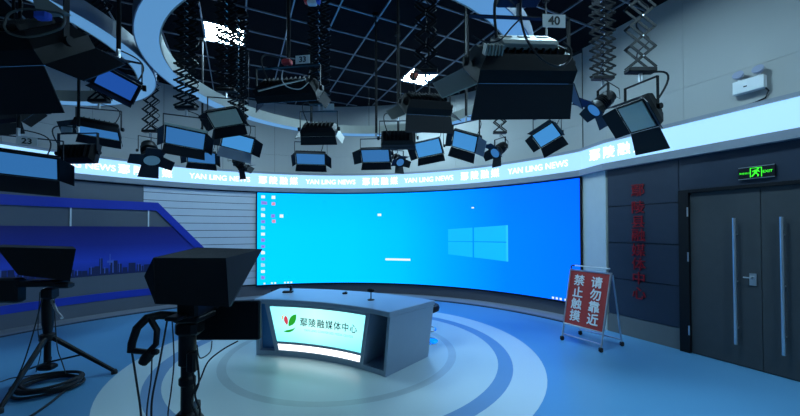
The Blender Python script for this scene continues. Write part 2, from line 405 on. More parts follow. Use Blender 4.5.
for a, c in ((S_DOOR2 - .07, S_DOOR2 - 1.3), (S_DOOR2 - 1.3, S_DOOR2 - 2.5), (S_DOOR2 - 2.5, S_END)):
    for z0, z1 in zip(zj, zj[1:]): wpanel('navy_panel', a, c, z0, z1, -.02, .012, NAVY, gap=.006)
    wpanel('kick_plate', a, c, 0, .29, -.02, .006, KICK, gap=.002)
wpanel('lintel_panel', S_JAMB, S_DOOR2 - .07, 2.14, 2.575, -.02, .012, NAVY, gap=.003)
# door: frame, two leaves, pull bars, hinges
door = struct(empty('door_1', tuple(wallp(S_SEAM, 0))))
b = MB()
for s0, s1, z0, z1 in ((S_JAMB, S_DOOR, 0, 2.14), (S_DOOR2, S_DOOR2 - .07, 0, 2.14), (S_DOOR, S_DOOR2, 2.1, 2.14)):
    b.prism([wallp(s0, z0, -.02), wallp(s1, z0, -.02), wallp(s1, z1, -.02), wallp(s0, z1, -.02)], -WN * .06)
b.build('door_frame', BLACK, door)
for s0, s1, hs in ((S_DOOR, S_SEAM, wall_s(736.5)), (S_SEAM, S_DOOR2, wall_s(784))):
    leaf = wpanel('door_leaf', s0, s1, .01, 2.1, -.02, .0, DOORM, door, gap=.003); leaf['label'] = 'charcoal door leaf'
    b = MB(); c0, c1 = wallp(hs, .26, .06), wallp(hs, 1.755, .06)
    b.tube([c0, c1], .016, 10)
    for z in (.45, 1.0, 1.56): b.tube([wallp(hs, z, 0), wallp(hs, z, .06)], .010, 8)
    h = b.build('pull_bar', ALU, leaf, smooth=True); h.location = -Vector(door['_world']); h['label'] = 'tall brushed steel pull bar'
sL = wall_s(752.5)
lk = MB().prism([wallp(sL + .03, .97, 0), wallp(sL - .03, .97, 0), wallp(sL - .03, 1.11, 0), wallp(sL + .03, 1.11, 0)], -WN * .012).build('lock_plate', ALU, door)
MB().tube([wallp(sL, 1.06, .01), wallp(sL, 1.06, .05), wallp(sL + .07, 1.06, .05)], .008, 8).build('lock_lever', ALU, door)
for z in (1.85, 1.26, .30):
    b = MB(); b.tube([wallp(S_DOOR + .005, z - .06, .045), wallp(S_DOOR + .005, z + .06, .045)], .009, 8); b.build('hinge', ALU, door, smooth=True)
# red characters on the navy panels
wl = empty('wall_lettering', tuple(wallp(wall_s(639), .6))); tag(wl, 'column of red Chinese characters mounted on the navy panels', 'lettering')
for ch, y in zip('\u9122\u9675\u53bf\u878d\u5a92\u4f53\u4e2d\u5fc3', (191, 208, 222.5, 236, 251, 265, 279, 294)):
    d = ray(639, y); t = ND / (d.x * WN.x + d.y * WN.y); z0 = d.z * t + EYE; s0 = wall_s(639)
    vs, fs = text_geo(ch, .20, .0, depth=.008)
    b = MB(); b.add([wallp(s0 - v.x, z0 + v.y, .022 + v.z) for v in vs], fs)
    me = b; o = b.build('character', WHITE if False else REDC, wl)
# exit sign
s0, s1 = wall_s(741), wall_s(777.5); sm = (s0 + s1) / 2
ex = empty('exit_sign', tuple(wallp(sm, 2.2))); tag(ex, 'small green running man exit sign above the double door', 'sign')
b = MB(); b.prism([wallp(s0, 2.20, .012), wallp(s1, 2.20, .012), wallp(s1, 2.34, .012), wallp(s0, 2.34, .012)], -WN * .03); b.build('housing', BLACK, ex)
for z in (2.203, 2.337): b = MB(); b.prism([wallp(s0, z - .004, .04), wallp(s1, z - .004, .04), wallp(s1, z + .004, .04), wallp(s0, z + .004, .04)], -WN * .004); b.build('edge_strip', ALU, ex)
mg = emit('exit_green', lin(60, 255, 40), 1.3)
fn = lambda cx, cz: (lambda x, y, z: wallp(sm - cx - x, 2.27 + cz + y, .0445 + z))
text_part('lettering', '\u5b89\u5168\u51fa\u53e3', 0.0245, fn(-.096, 0), mg, ex, .0006, True); text_part('lettering', 'EXIT', .040, fn(.096, 0), mg, ex, .0012, True)
def exq(poly, name='running_man'):
    b = MB(); b.prism([wallp(sm - x, 2.27 + y, .0435) for x, y in poly], -WN * .002); b.build(name, mg, ex)
for q_ in ([(-.05, -.055), (-.043, -.055), (-.043, .055), (-.05, .055)], [(.043, -.055), (.05, -.055), (.05, .055), (.043, .055)], [(-.043, .048), (.043, .048), (.043, .055), (-.043, .055)]): exq(q_, 'doorway_frame')
exq([(-.018, -.01), (.006, -.015), (.018, .026), (-.004, .03)]); exq([(-.018, -.01), (-.003, -.012), (-.03, -.048), (-.04, -.043)]); exq([(-.004, -.012), (.008, -.014), (.026, -.026), (.02, -.05), (.010, -.048), (.014, -.030)])
exq([(.008, .022), (.018, .024), (.034, .004), (.026, 0)]); exq([(-.006, .03), (.004, .022), (-.028, .006), (-.034, .014)])
exq([(.016 + .010 * cos(a * pi / 4), .037 + .009 * sin(a * pi / 4)) for a in range(8)])
# emergency lamp
sE = wall_s(753.5); em = empty('emergency_lamp', tuple(wallp(sE, 3.23))); tag(em, 'white twin head emergency lamp on the grey wall above the door', 'lamp')
def wl_box(s_c, z_c, ds, dz, o0, o1): return MB().prism([wallp(s_c + ds / 2, z_c - dz / 2, o0), wallp(s_c - ds / 2, z_c - dz / 2, o0), wallp(s_c - ds / 2, z_c + dz / 2, o0), wallp(s_c + ds / 2, z_c + dz / 2, o0)], -WN * (o1 - o0))
wl_box(sE, 3.28, .27, .15, .003, .09).build('battery_case', PLATE, em, bevel=.008)
b = wl_box(sE + .02, 3.27, .03, .012, .09, .094); b.build('indicator', INK, em)
for ds in (.085, -.085):
    Mh = Matrix((( -WN.x, WT.x, 0), (-WN.y, WT.y, 0), (0, 0, 1))).to_4x4() @ Matrix.Rotation(rad(65), 4, 'Y')
    hd = MB().lathe([(.01, -.03), (.03, -.028), (.045, -.005), (.052, .02), (.052, .03), (.046, .03), (.0, .022)], wallp(sE + ds, 3.42, .06), 18, Mh).build('lamp_head', mat('lamp_head_grey', (.30, .32, .42), .3), em, smooth=True)
    b = MB(); b.tube([wallp(sE + ds, 3.35, .045), wallp(sE + ds, 3.40, .055)], .012, 8); b.build('neck', PLATE, em)
b = MB(); b.tube([wallp(sE - .12, 3.23, .04), wallp(sE - .15, 3.17, .02), wallp(sE - .12, 3.10, .012), wallp(sE - .02, 3.075, .012), wallp(sE + .10, 3.07, .012)], .008, 6); b.build('cable', RUBBER, em)

# plain walls out of view close the room
def wbox(name, c, d, m): b = MB(); b.box(c, d); return struct(b.build(name, m))
wbox('wall_left', (-7.02, .37, 2.55), (.2, 5.74, 5.1), WALLG); wbox('wall_front', (.1, -2.62, 2.55), (14.4, .2, 5.1), WALLG)

# ------------------------------------------------------------------ ceiling: black slab, tiles in a steel grid
GA = .445; e1 = Vector((cos(GA), sin(GA), 0)); e2 = Vector((-sin(GA), cos(GA), 0))
ceil = struct(MB().box((.1, 3.2, ZC + .36), (14.6, 12.0, .1)).build('ceiling', CEILB))
tile_me = None; cells = []; LUM = {}
for i in range(-16, 22):
    for j in range(-14, 22):
        c = e1 * (.1 + .6 * i + .3) + e2 * (.5 + .6 * j + .3)
        if inside(c.x, c.y, -.15): cells.append((i, j, c))
LUMC = {(-1, 9), (5, 9), (5, 3), (5, -3)}  # the nearer pair is unseen, added to brighten the right wall and number plates
tb = MB().bbox((0, 0, 0), (.576, .576, .02), .006); tm = tb.mesh('ceiling_tile'); tm.materials.append(CEILB)
cells.sort(key=lambda q: abs(q[2].y - 5.5) + abs(q[2].x + .6) * .6)
rest = MB(); RG = Matrix.Rotation(GA, 3, 'Z')
for k, (i, j, c) in enumerate(cells):
    if (i, j) in LUMC: continue
    if k < 290:
        o = bpy.data.objects.new('ceiling_tile', tm); COL.objects.link(o); o.location = (c.x, c.y, ZC + .025); o.rotation_euler = (0, 0, GA); o.parent = ceil
    else: rest.box((c.x, c.y, ZC + .025), (.576, .576, .02), RG)
o = rest.build('ceiling_tile_field', CEILB, ceil); o['kind'] = 'stuff'
for fam in (0, 1):
    for k in range(-18, 24):
        off = (.5 if fam == 0 else .1) + .6 * k; u, v = (e1, e2) if fam == 0 else (e2, e1)
        ts = [t * .05 for t in range(-240, 300) if inside(*(u * (t * .05) + v * off).to_2d(), .02)]
        if len(ts) < 8: continue
        a, c = u * ts[0] + v * off, u * ts[-1] + v * off
        b = MB(); w2 = v * .012
        for h0, h1, ww in ((0, .004, .009), (.004, .035, .002)):
            b.prism([a - v * ww + Vector((0, 0, ZC + h0)), c - v * ww + Vector((0, 0, ZC + h0)), c + v * ww + Vector((0, 0, ZC + h0)), a + v * ww + Vector((0, 0, ZC + h0))], (0, 0, h1 - h0))
        b.build('grid_bar', TBAR, ceil)
m_lum = emit('ceiling_lamp_diffuser', (.46, .78, 1, 1), E_CEIL)
names = {(-1, 9): 'square ceiling lamp glowing white behind the thick scissor hangers', (5, 9): 'square ceiling lamp glowing white above the lamp with the orange plug',
         (-1, 3): 'square ceiling lamp overhead on the left', (5, 3): 'unseen square ceiling lamp nearest the double door, added to light the right wall', (5, -3): 'unseen square ceiling lamp nearest the rear wall, added to brighten the number plates'}
for (i, j) in LUMC:
    c = e1 * (.1 + .6 * i + .3) + e2 * (.5 + .6 * j + .3)
    L = empty('ceiling_lamp', (c.x, c.y, ZC), world=False); L.rotation_euler = (0, 0, GA); tag(L, names[(i, j)], 'ceiling lamp', 'square lamps in the ceiling grid')
    fr = MB()
    for x, y, dx, dy in ((0, .285, .59, .02), (0, -.285, .59, .02), (.285, 0, .02, .55), (-.285, 0, .02, .55)): fr.box((x, y, .02), (dx, dy, .03))
    fr.build('frame', PLATE, L)
    for k in range(3): MB().box(((k - 1) * .184, 0, .03), (.172, .55, .012)).build('diffuser', m_lum, L)
    for k in range(2): MB().box(((k - .5) * .184, 0, .022), (.012, .55, .028)).build('divider', PLATE, L)

# ------------------------------------------------------------------ hanging rings
def hang_ring(label, c, r0, r1, z, thick, col, strength):
    root = empty('ring_light', (c[0], c[1], z)); tag(root, label, 'ring light', 'round light rings under the ceiling')
    n = 120
    def ann(a, b_, z0, z1, name, m):
        bb = MB(); ring = []
        for k in range(n):
            t = 2 * pi * k / n; C_, S_ = cos(t), sin(t)
            ring.append([(c[0] + a * C_, c[1] + a * S_, z0), (c[0] + b_ * C_, c[1] + b_ * S_, z0), (c[0] + b_ * C_, c[1] + b_ * S_, z1), (c[0] + a * C_, c[1] + a * S_, z1)])
        ring.append(ring[0]); bb.loft(ring, False); return bb.build(name, m, root)
    ann(r0 + .012, r1 - .012, z, z + .02, 'lit_underside', emit('ring_glow', col, strength))
    ann(r0, r0 + .012, z - .004, z + thick, 'inner_rim', BONE); ann(r1 - .012, r1, z - .004, z + thick, 'outer_rim', mat('ring_rim_blue_grey', (.16, .2, .27), .5)); ann(r0 + .012, r1 - .012, z + thick - .015, z + thick, 'top_plate', BLACK)
    for k in range(6):
        t = 2 * pi * k / 6 + .5; r = (r0 + r1) / 2
        MB().tube([(c[0] + r * cos(t), c[1] + r * sin(t), z + thick), (c[0] + r * cos(t), c[1] + r * sin(t), ZC)], .004, 5).build('suspension_wire', BLACK, root)
ZR = 3.62
hang_ring('large round ring glowing pale blue above the anchor desk', (-.70, 4.80), 2.20, 2.43, ZR, .16, lin(80, 133, 182), E_RING)
hang_ring('smaller round blue ring partly hidden by big black lamps', (-4.90, 3.45), 1.76, 1.97, ZR, .16, lin(80, 133, 182), E_RING)
#LAMPS
# ------------------------------------------------------------------ studio lamps
def flap_poly(hinge_a, hinge_b, outv, fwd, ang, length, flare):
    d = outv * cos(rad(ang)) + fwd * sin(rad(ang)); t = (hinge_b - hinge_a).normalized()
    n = d.cross(t).normalized() * .005
    return [hinge_a, hinge_b, hinge_b + d * length + t * flare, hinge_a + d * length - t * flare], n
def add_flaps(head, w, h, y, ang, lens, m=None):
    F = Vector((0, -1, 0)); e = .004
    for k, (a, b_, o_, wd) in enumerate(((Vector((-w / 2, y, h / 2 + e)), Vector((w / 2, y, h / 2 + e)), Vector((0, 0, 1)), 0), (Vector((-w / 2, y, -h / 2 - e)), Vector((w / 2, y, -h / 2 - e)), Vector((0, 0, -1)), 1),
                                    (Vector((-w / 2 - e, y, -h / 2)), Vector((-w / 2 - e, y, h / 2)), Vector((-1, 0, 0)), 2), (Vector((w / 2 + e, y, -h / 2)), Vector((w / 2 + e, y, h / 2)), Vector((1, 0, 0)), 3))):
        if ang[k] is None: continue
        L = lens[k]; poly, n = flap_poly(a, b_, o_, F, ang[k], L, L * (.12 if k < 2 else -.10))
        MB().prism(poly, n).build('barn_door', (m or {}).get(k, FLAP), head)
def hanger(x, y, z0, kind, group, label, yaw=0.0):
    if kind == 'none': return
    z1 = ZC - .02
    if kind == 'pole':
        r = empty('drop_pole', (x, y, z0)); tag(r, label, 'hanger', group)
        MB().tube([(x, y, z0), (x, y, z1 - .06)], .013, 8).build('tube', BLACK, r, smooth=True)
        MB().bbox((x, y, z1 - .03), (.09, .05, .06), .008).build('clamp', BLACK, r)
        MB().tube([(x + .016, y, z0), (x + .02, y - .006, z0 + .5), (x + .016, y, z1 - .3)], .005, 5).build('power_cable', RUBBER, r)
        return
    r = empty('scissor_hanger', (x, y, z0), world=False); r.rotation_euler = (0, 0, yaw); tag(r, label, 'hanger', group)
    H = z1 - z0; pitch = .165 if kind == 'scissor' else .10; n = max(3, round((H - .1) / pitch)); pitch = (H - .1) / n; wd = .21 if kind == 'scissor' else .25
    L = math.hypot(pitch, wd); ang = math.atan2(pitch, wd)
    me = MB().box((0, 0, 0), (L + .02, .005, .022)).mesh('link'); me.materials.append(BLACK)
    for k in range(n):
        for sgn in (-1, 1):
            for yo in ((-.035,) if sgn > 0 else (-.029,), (.035,) if sgn > 0 else (.029,)):
                o = bpy.data.objects.new('link', me); COL.objects.link(o); o.parent = r
                o.location = (0, yo[0], .05 + pitch * (k + .5)); o.rotation_euler = (0, sgn * ang, 0)
    pv = MB().tube([(0, -.042, 0), (0, .042, 0)], .006, 6).mesh('pivot_pin'); pv.materials.append(ALU)
    for k in range(n):
        o = bpy.data.objects.new('pivot_pin', pv); COL.objects.link(o); o.parent = r; o.location = (0, 0, .05 + pitch * (k + .5))
    MB().bbox((0, 0, .025), (.24, .08, .04), .006).build('bottom_bracket', BLACK, r)
    MB().bbox((0, 0, H - .02), (.26, .09, .05), .006).build('top_carriage', BLACK, r)
    pts = [(.06 + .055 * cos(t * .55), .05 + .02 * sin(t * .55), .05 + (H - .12) * t / 70) for t in range(71)]
    MB().tube(pts, .006, 5).build('power_cable', RUBBER, r)
NLAMP = [0]
def clear_spot(px, py, Y):            # keep hangers out of the two round rings
    for dY in (0, .06, -.06, .12, -.12, .18, -.18, .24, -.24, .3, -.3, .36, -.36, .42, -.42, .5, -.5):
        p = at_depth(px, py, Y + dY); d1 = math.hypot(p.x + .70, p.y - 4.80); d2 = math.hypot(p.x + 4.9, p.y - 3.45)
        if not 2.02 < d1 < 2.60 and not 1.58 < d2 < 2.14: return p
    return at_depth(px, py, Y)
def lamp_root(name, label, pos, az, group, up):
    r = empty(name, pos, world=False); r.rotation_euler = (0, 0, rad(az)); tag(r, label, 'lamp', group); return r
def yoke(root, half, drop, top, m=BLACK):
    b = MB(); t = .028
    for s in (-1, 1): b.box((s * (half + .018), 0, top / 2), (.006, t, top + .03))
    b.box((0, 0, top + .012), (2 * half + .042, t, .006)); b.build('yoke', m, root)
    for s in (-1, 1): MB().lathe([(.0, 0), (.024, 0), (.024, .022), (.0, .022)], (s * (half + .034) - .011, 0, 0), 12, Matrix.Rotation(pi / 2, 3, 'Y')).build('tilt_knob', BLACK, root)
    MB().tube([(0, 0, top + .012), (0, 0, top + .09)], .014, 8).build('spigot', ALU, root)
def panel_lamp(label, px, py, Y, w=.42, h=.26, az=None, tilt=40, roll=0, ang=(50, 50, 50, 50), face=DIFF, hang='pole', num=None, numx=0, flen=None, big=False, group='panel lamps', hlabel=None, fm=None, plug=None, target=(-.8, 3.9), beige_back=False, numc=PLATE, yaw=0.0, numz=.0):
    p = clear_spot(px, py, Y)
    if az is None: az = math.degrees(math.atan2(target[0] - p.x, -(target[1] - p.y)))
    r = lamp_root('panel_lamp', label, p, az, group, 0)
    Mh = Matrix.Rotation(rad(tilt), 4, 'X') @ Matrix.Rotation(rad(roll), 4, 'Y'); D = .10 if not big else .14
    hd = empty('head', (0, 0, 0), world=False); COL.objects.unlink(hd); bpy.data.objects.remove(hd)
    body = MB(); x, z = w / 2, h / 2
    body.loft([[(-x, -D / 2, -z), (x, -D / 2, -z), (x, -D / 2, z), (-x, -D / 2, z)], [(-x, .0, -z), (x, .0, -z), (x, .0, z), (-x, .0, z)], [(-x * .86, D / 2, -z * .72), (x * .86, D / 2, -z * .72), (x * .86, D / 2, z * .72), (-x * .86, D / 2, z * .72)]], True)
    hd = body.build('housing', BLACK, r, M=Mh)
    MB().box((0, -D / 2 - .004, 0), (w - .035, .008, h - .035)).build('diffuser', face, hd)
    nf = 7 if not big else 11; fb = MB()
    for k in range(nf): fb.box(((k - (nf - 1) / 2) * w * .8 / nf, D / 2 + .012, 0), (.006, .03, h * .62))
    o = fb.build('cooling_fins', BLACK, hd); o['kind'] = 'stuff'
    if beige_back:
        MB().bbox((0, D / 2 + .035, .0), (w * .62, .05, h * .5), .015).build('control_box', BEIGE, hd)
        for k in range(3): MB().box(((k - 1) * w * .19, D / 2 + .0615, .02), (w * .12, .004, h * .10)).build('vent', INK, hd)
        for k in range(6): MB().box((w * .30 + k * .018, D / 2 + .02, -h * .36), (.007, .05, .05)).build('fin', BEIGE, hd)
    fl_ = flen or (h * .62, h * .62, h * .55, h * .55); add_flaps(hd, w, h, -D / 2, ang, fl_, fm)
    top = h * .5 + .10
    yoke(r, w / 2, 0, top)
    if num is not None:
        c = Vector((numx, -.02 if abs(az) < 90 else .02, top + .06 + numz)); s_ = -1 if abs(az) < 90 else 1
        pl = MB().box(c, (.135, .004, .075)).build('number_plate', numc, r)
        if num:
            vs, fs = text_geo(num, .07, .002); me = bpy.data.meshes.new('numerals')
            me.from_pydata([((v.x if s_ < 0 else -v.x) + c.x, c.y + s_ * .0035, c.z + v.y - .002) for v in vs], [], fs); me.materials.append(INK)
            o = bpy.data.objects.new('numerals', me); COL.objects.link(o); o.parent = pl
    if plug:
        MB().bbox((plug[1], 0.02, top + .045), (.09, .06, .05), .01).build('plug', plug[0], r)
    # supply cable sagging from the housing to the hanger
    a = Mh @ Vector((w * .25, D / 2, 0)); b_ = Vector((0.02, 0, top + .1))
    pts = []
    for k in range(13):
        t = k / 12; q = a.lerp(b_, t); q = q + Vector((.10 * sin(pi * t), .10 * sin(pi * t), .10 * sin(pi * t) - .02)); pts.append(q)
    MB().tube(pts, .006 if not big else .008, 6).build('supply_cable', RUBBER, r)
    NLAMP[0] += 1
    hanger(p.x, p.y, p.z + top + .09, hang, 'scissor hangers' if hang != 'pole' else 'drop poles', hlabel or ('black scissor hanger holding a panel lamp' if hang != 'pole' else 'thin black drop pole holding a panel lamp'), yaw)
    return r
def spot_lamp(label, px, py, Y, R=.085, L=.26, az=None, tilt=40, ang=(45, 45, 45, 45), hang='scissor', face=DIFF, group='spotlights', hlabel=None, target=(-.8, 3.9), fl=1.25, fm=None, yaw=0.0):
    p = clear_spot(px, py, Y)
    if az is None: az = math.degrees(math.atan2(target[0] - p.x, -(target[1] - p.y)))
    r = lamp_root('spotlight', label, p, az, group, 0); Mh = Matrix.Rotation(rad(tilt), 4, 'X')
    MY = Matrix.Rotation(pi / 2, 3, 'X')                     # local z of the profile becomes -Y (forwards)
    prof = [(R * .55, -L * .5), (R * .8, -L * .46), (R * .8, -L * .30), (R * .95, -L * .28), (R * .95, -L * .1)]
    for k in range(4): prof += [(R * 1.0, -L * .1 + k * .022), (R * .86, -L * .1 + k * .022 + .011)]
    prof += [(R, L * .28), (R * 1.1, L * .30), (R * 1.1, L * .5), (R * .95, L * .5), (R * .9, L * .42), (0, L * .42)]
    hd = MB().lathe(prof, (0, 0, 0), 20, MY).build('housing', BLACK, r, smooth=True, M=Mh)
    MB().lathe([(R * .9, L * .42), (R * .7, L * .45), (R * .4, L * .475), (0, L * .48)], (0, 0, 0), 20, MY).build('lens', face, hd, smooth=True)
    s = R * 1.9
    MB().box((0, -L / 2 - .004, 0), (s + .02, .008, s + .02)).build('barn_door_frame', BLACK, hd)
    MB().lathe([(0, L / 2 + .0085), (R * .88, L / 2 + .0085), (R * .88, L / 2 + .010), (0, L / 2 + .010)], (0, 0, 0), 20, MY).build('lens_opening', face, hd)
    add_flaps(hd, s, s, -L / 2 - .01, ang, (s * fl * .7, s * fl * .7, s * fl * .6, s * fl * .6), fm)
    top = L * .62; yoke(r, R * 1.1, 0, top)
    MB().tube([Mh @ Vector((0, L * .5, 0)), (.03, .17, .02), (.05, .15, top * .8), (.02, .02, top + .08)], .006, 6).build('supply_cable', RUBBER, r)
    hanger(p.x, p.y, p.z + top + .09, hang, 'scissor hangers' if hang != 'pole' else 'drop poles', hlabel or ('black scissor hanger holding a spotlight' if hang != 'pole' else 'thin black drop pole holding a spotlight'), yaw)
    return r
ORANGE = mat('orange_plug', (.75, .12, .05), .4); REDP = mat('red_plug', (.8, .05, .05), .35); BLUEP = mat('blue_connector', (.05, .12, .65), .35)
CREAMF = {k: DIFFW for k in (0, 2)}
# -- group over the left side
LA = panel_lamp('huge black panel lamp with blue connector, hung in front of the smaller ring', 9, 44, 1.75, .60, .34, 176, 50, 0, (35, 70, 32, 50), DIFF, 'pole', None, 0, (.2, .22, .16, .26), True, hlabel='black drop pole holding the huge lamp with the blue connector')
panel_lamp('black panel lamp with deep blue face hung beside the smaller ring', 118, 84, 2.6, .26, .16, 30, 24, 24, (70, 75, 80, 80), DIFFD, 'pole', flen=(.07, .07, .05, .05), hlabel='thin black drop pole beside the smaller ring')
panel_lamp('tilted panel lamp with blue face hung below the smaller ring', 99, 128, 4.2, .42, .24, 18, 62, 12, (85, 60, 25, 70), DIFF, 'scissor', flen=(.08, .10, .14, .1), hlabel='black scissor hanger below the smaller ring')
panel_lamp('wide panel lamp with pale blue face and plate numbered 23', 18, 162, 3.1, .56, .24, 34, 34, 5, (75, 40, 50, 40), DIFF, 'pole', '23', .06, flen=(.06, .15, .14, .15), hlabel='thin black drop pole above the lamp numbered 23', numz=-.085)
panel_lamp('dark panel lamp seen edge on above the lamp numbered 23', 12, 113, 3.7, .42, .24, 168, 40, 0, (60, 50, 70, 70), DIFF, 'pole', '', .05, flen=(.1, .12, .08, .08), hlabel='thin black drop pole of the edge-on lamp above the lamp numbered 23')
panel_lamp('black panel lamp seen from behind in front of the lit band', 78, 153, 3.85, .44, .22, 176, 12, 0, (None, None, None, None), DIFF, 'pole', '', .12, flen=(.08, .08, .06, .06), hlabel='thin black drop pole of the lamp seen from behind')
spot_lamp('small spotlight with open barn doors under a long scissor hanger', 150, 152, 5.5, .125, .36, 50, 55, (15, 25, 5, 25), 'scissor', DIFFW, hlabel='long scissor hanger standing clear against the grey wall')
panel_lamp('panel lamp with blue face and cream upper edge between spotlight and lit band', 186, 136, 4.5, .42, .25, 26, 46, 8, (15, 50, 60, 50), DIFF, 'scissor2', fm={0: DIFFW}, flen=(.04, .12, .10, .12), hlabel='tightly folded scissor hanger beside the long one')
panel_lamp('small panel lamp with blue face hanging just above the lit band', 202, 156, 5.3, .42, .22, 20, 40, 3, (60, 50, 50, 50), DIFF, 'pole', flen=(.06, .1, .1, .1), hlabel='thin black drop pole of the lamp just above the lit band')
panel_lamp('panel lamp with cream face tilted under the thick scissor hangers', 226, 116, 4.4, .40, .24, 12, 48, -14, (60, 50, 50, 50), DIFFW, 'scissor2', flen=(.06, .14, .1, .1), hlabel='thick dark scissor hanger in front of the ceiling lamp')
panel_lamp('panel lamp with bright blue face and wide blue barn door', 238, 141, 4.9, .42, .25, 22, 36, 12, (60, 30, 25, 40), DIFFB, 'scissor2', fm={1: mat('barn_door_light', (.3, .34, .4), .4)}, flen=(.06, .14, .12, .14), hlabel='second dark scissor hanger in front of the ceiling lamp')
spot_lamp('small black spotlight under the lamp with wide blue barn door', 239, 164, 5.4, .07, .2, 150, 35, (45, 45, 45, 45), 'pole', hlabel='thin black drop pole of the small spotlight')
# -- middle
LM = panel_lamp('large black panel lamp with red plug and plate numbered 33', 288, 90, 3.1, .58, .20, 172, 46, 0, (40, None, 60, 60), DIFF, 'pole', '33', -.15, (.14, .10, .10, .10), True, plug=(REDP, .0), hlabel='black drop pole of the lamp numbered 33')
panel_lamp('black panel lamp with cream end flap under the lamp numbered 33', 319, 129, 4.1, .42, .20, 178, 50, 0, (50, 75, 60, 20), DIFF, 'scissor2', '', -.12, fm={2: DIFFW}, flen=(.1, .10, .12, .08), hlabel='dark folded scissor hanger beside the plate numbered 33')
panel_lamp('small panel lamp with blue face and white plate just below the cream flapped one', 311, 157, 4.9, .42, .20, 10, 46, 0, (75, 50, 60, 50), DIFF, 'pole', '', .06, flen=(.05, .10, .08, .12), hlabel='thin black drop pole of the lamp with the white plate')
panel_lamp('small panel lamp with blue face beside the small middle spotlight', 376, 154, 4.9, .42, .22, -6, 42, 0, (75, 50, 35, 65), DIFF, 'pole', flen=(.05, .11, .12, .06), hlabel='thin black drop pole beside the small middle spotlight')
panel_lamp('black panel lamp with orange plug hung under the square ceiling lamp', 426, 104, 3.6, .52, .26, -164, 50, 6, (50, 52, 20, 30), DIFF, 'scissor', None, 0, (.16, .18, .16, .15), True, fm={3: BEIGE}, plug=(ORANGE, .14), hlabel='scissor hanger in front of the bright square ceiling lamp')
panel_lamp('thin black panel lamp seen flat from below beside the orange plug lamp', 398, 138, 4.2, .42, .2, 178, 20, 0, (88, 88, 88, 88), DIFF, 'pole', flen=(.05, .05, .05, .05), hlabel='thin black drop pole of the flat lamp')
spot_lamp('small black spotlight between two blue faced panel lamps', 398, 159, 5.4, .07, .2, 25, 40, (45, 45, 30, 30), 'pole', hlabel='thin black drop pole between two blue faced panel lamps')
panel_lamp('panel lamp with bright blue face right beside the small middle spotlight', 429, 147, 5.3, .42, .26, -18, 34, -8, (75, 40, 40, 70), DIFFB, 'pole', flen=(.05, .12, .12, .08), hlabel='thin black drop pole of the bright blue faced lamp')
panel_lamp('panel lamp with steeply turned blue face and loose barn doors', 466, 140, 4.4, .34, .24, -38, 34, 26, (75, 15, 40, 20), DIFFB, 'pole', fm={3: mat('barn_door_light', (.3, .34, .4), .4)}, flen=(.05, .13, .08, .13), hlabel='thin black drop pole of the steeply turned lamp')
# -- right
LV = panel_lamp('huge black panel lamp with beige vents and plate numbered 40', 519, 63, 1.95, .56, .30, -176, 50, 4, (30, 74, 50, 25), DIFF, 'scissor', '40', -.20, (.16, .19, .2, .2), True, fm={3: DIFFW}, beige_back=True, hlabel='scissor hanger above the lamp numbered 40', numz=-.07)
spot_lamp('small black spotlight on a short crossed hanger above the lit band', 500, 149, 6.1, .098, .29, -60, 35, (40, 40, 40, 40), 'scissor', hlabel='scissor hanger crossing the bare grey wall')
panel_lamp('panel lamp with bright blue face and thick black barn doors on the bare wall side', 547, 134, 4.6, .32, .23, -34, 34, -26, (50, 25, 25, 60), DIFFB, 'pole', flen=(.08, .14, .10, .10), hlabel='thin black drop pole of the lamp on the bare wall side')
spot_lamp('black spotlight with spread barn doors behind the big cream faced lamp', 603, 102, 3.9, .09, .26, -95, 42, (30, 20, 15, 30), 'scissor2', hlabel='springy scissor hanger against the pale right wall')
panel_lamp('big black lamp with cream face and long barn door in front of right wall', 641, 112, 2.9, .24, .28, -70, 42, 0, (60, 15, 20, 50), DIFFW, 'scissor', None, 0, (.1, .20, .12, .10), True, hlabel='wide scissor hanger with loose cables by the right wall')

def to_lamp(o, lamp):                 # a part modelled in the room's coordinates joins a turned lamp
    Mi = (Matrix.Translation(lamp.location) @ Matrix.Rotation(lamp.rotation_euler.z, 4, 'Z')).inverted(); o.data.transform(Mi); o.parent = lamp; return o
def smooth_path(P, n=6):
    P = [Vector(p) for p in P]; out = []
    for i in range(len(P) - 1):
        a, b_, c, d = P[max(i - 1, 0)], P[i], P[i + 1], P[min(i + 2, len(P) - 1)]
        for k in range(n): t = k / n; out.append(.5 * (2 * b_ + (c - a) * t + (2 * a - 5 * b_ + 4 * c - d) * t * t + (3 * b_ - a - 3 * c + d) * t ** 3))
    return out + [P[-1]]
def px(pts, Y): return [at_depth(x, y, Y) for x, y in pts]
CABG = mat('cable_grey_brown', (.10, .095, .08), .6); CABB = mat('cable_black_gloss', (.015, .016, .018), .35)
to_lamp(MB().tube(smooth_path(px([(4, 26), (9, 14), (25, 9), (46, 11), (63, 15), (62, 27), (45, 34), (25, 37), (9, 33), (4, 26)], 1.55)), .005, 6).build('cable_loop', CABG), LA)
c = at_depth(43, 16, 1.56); to_lamp(MB().bbox(c, (.065, .035, .038), .008).build('connector', BLUEP), LA)
q = px([(32, -3), (44, -3), (66, 12), (37, 14)], 1.66); to_lamp(MB().prism(q, (0, .03, 0)).build('control_panel', BEIGE), LA)
to_lamp(MB().tube(smooth_path(px([(521, -4), (521, 18), (527, 40), (541, 58), (557, 66), (568, 62), (571, 50), (563, 42)], 1.66)), .006, 6).build('cable_loop', CABB), LV)
to_lamp(MB().tube(smooth_path(px([(473, 36), (486, 42), (500, 40), (512, 27), (521, 18)], 1.7)), .004, 6).build('thin_cable', CABB), LV)
to_lamp(MB().tube(px([(258, 91), (280, 85), (306, 79)], 2.9), .008, 6).build('side_rod', ALU), LM)
to_lamp(MB().tube(smooth_path(px([(283, 70), (282, 80), (288, 87), (300, 89), (309, 82)], 2.85)), .004, 6).build('cable_loop', PLATE), LM)
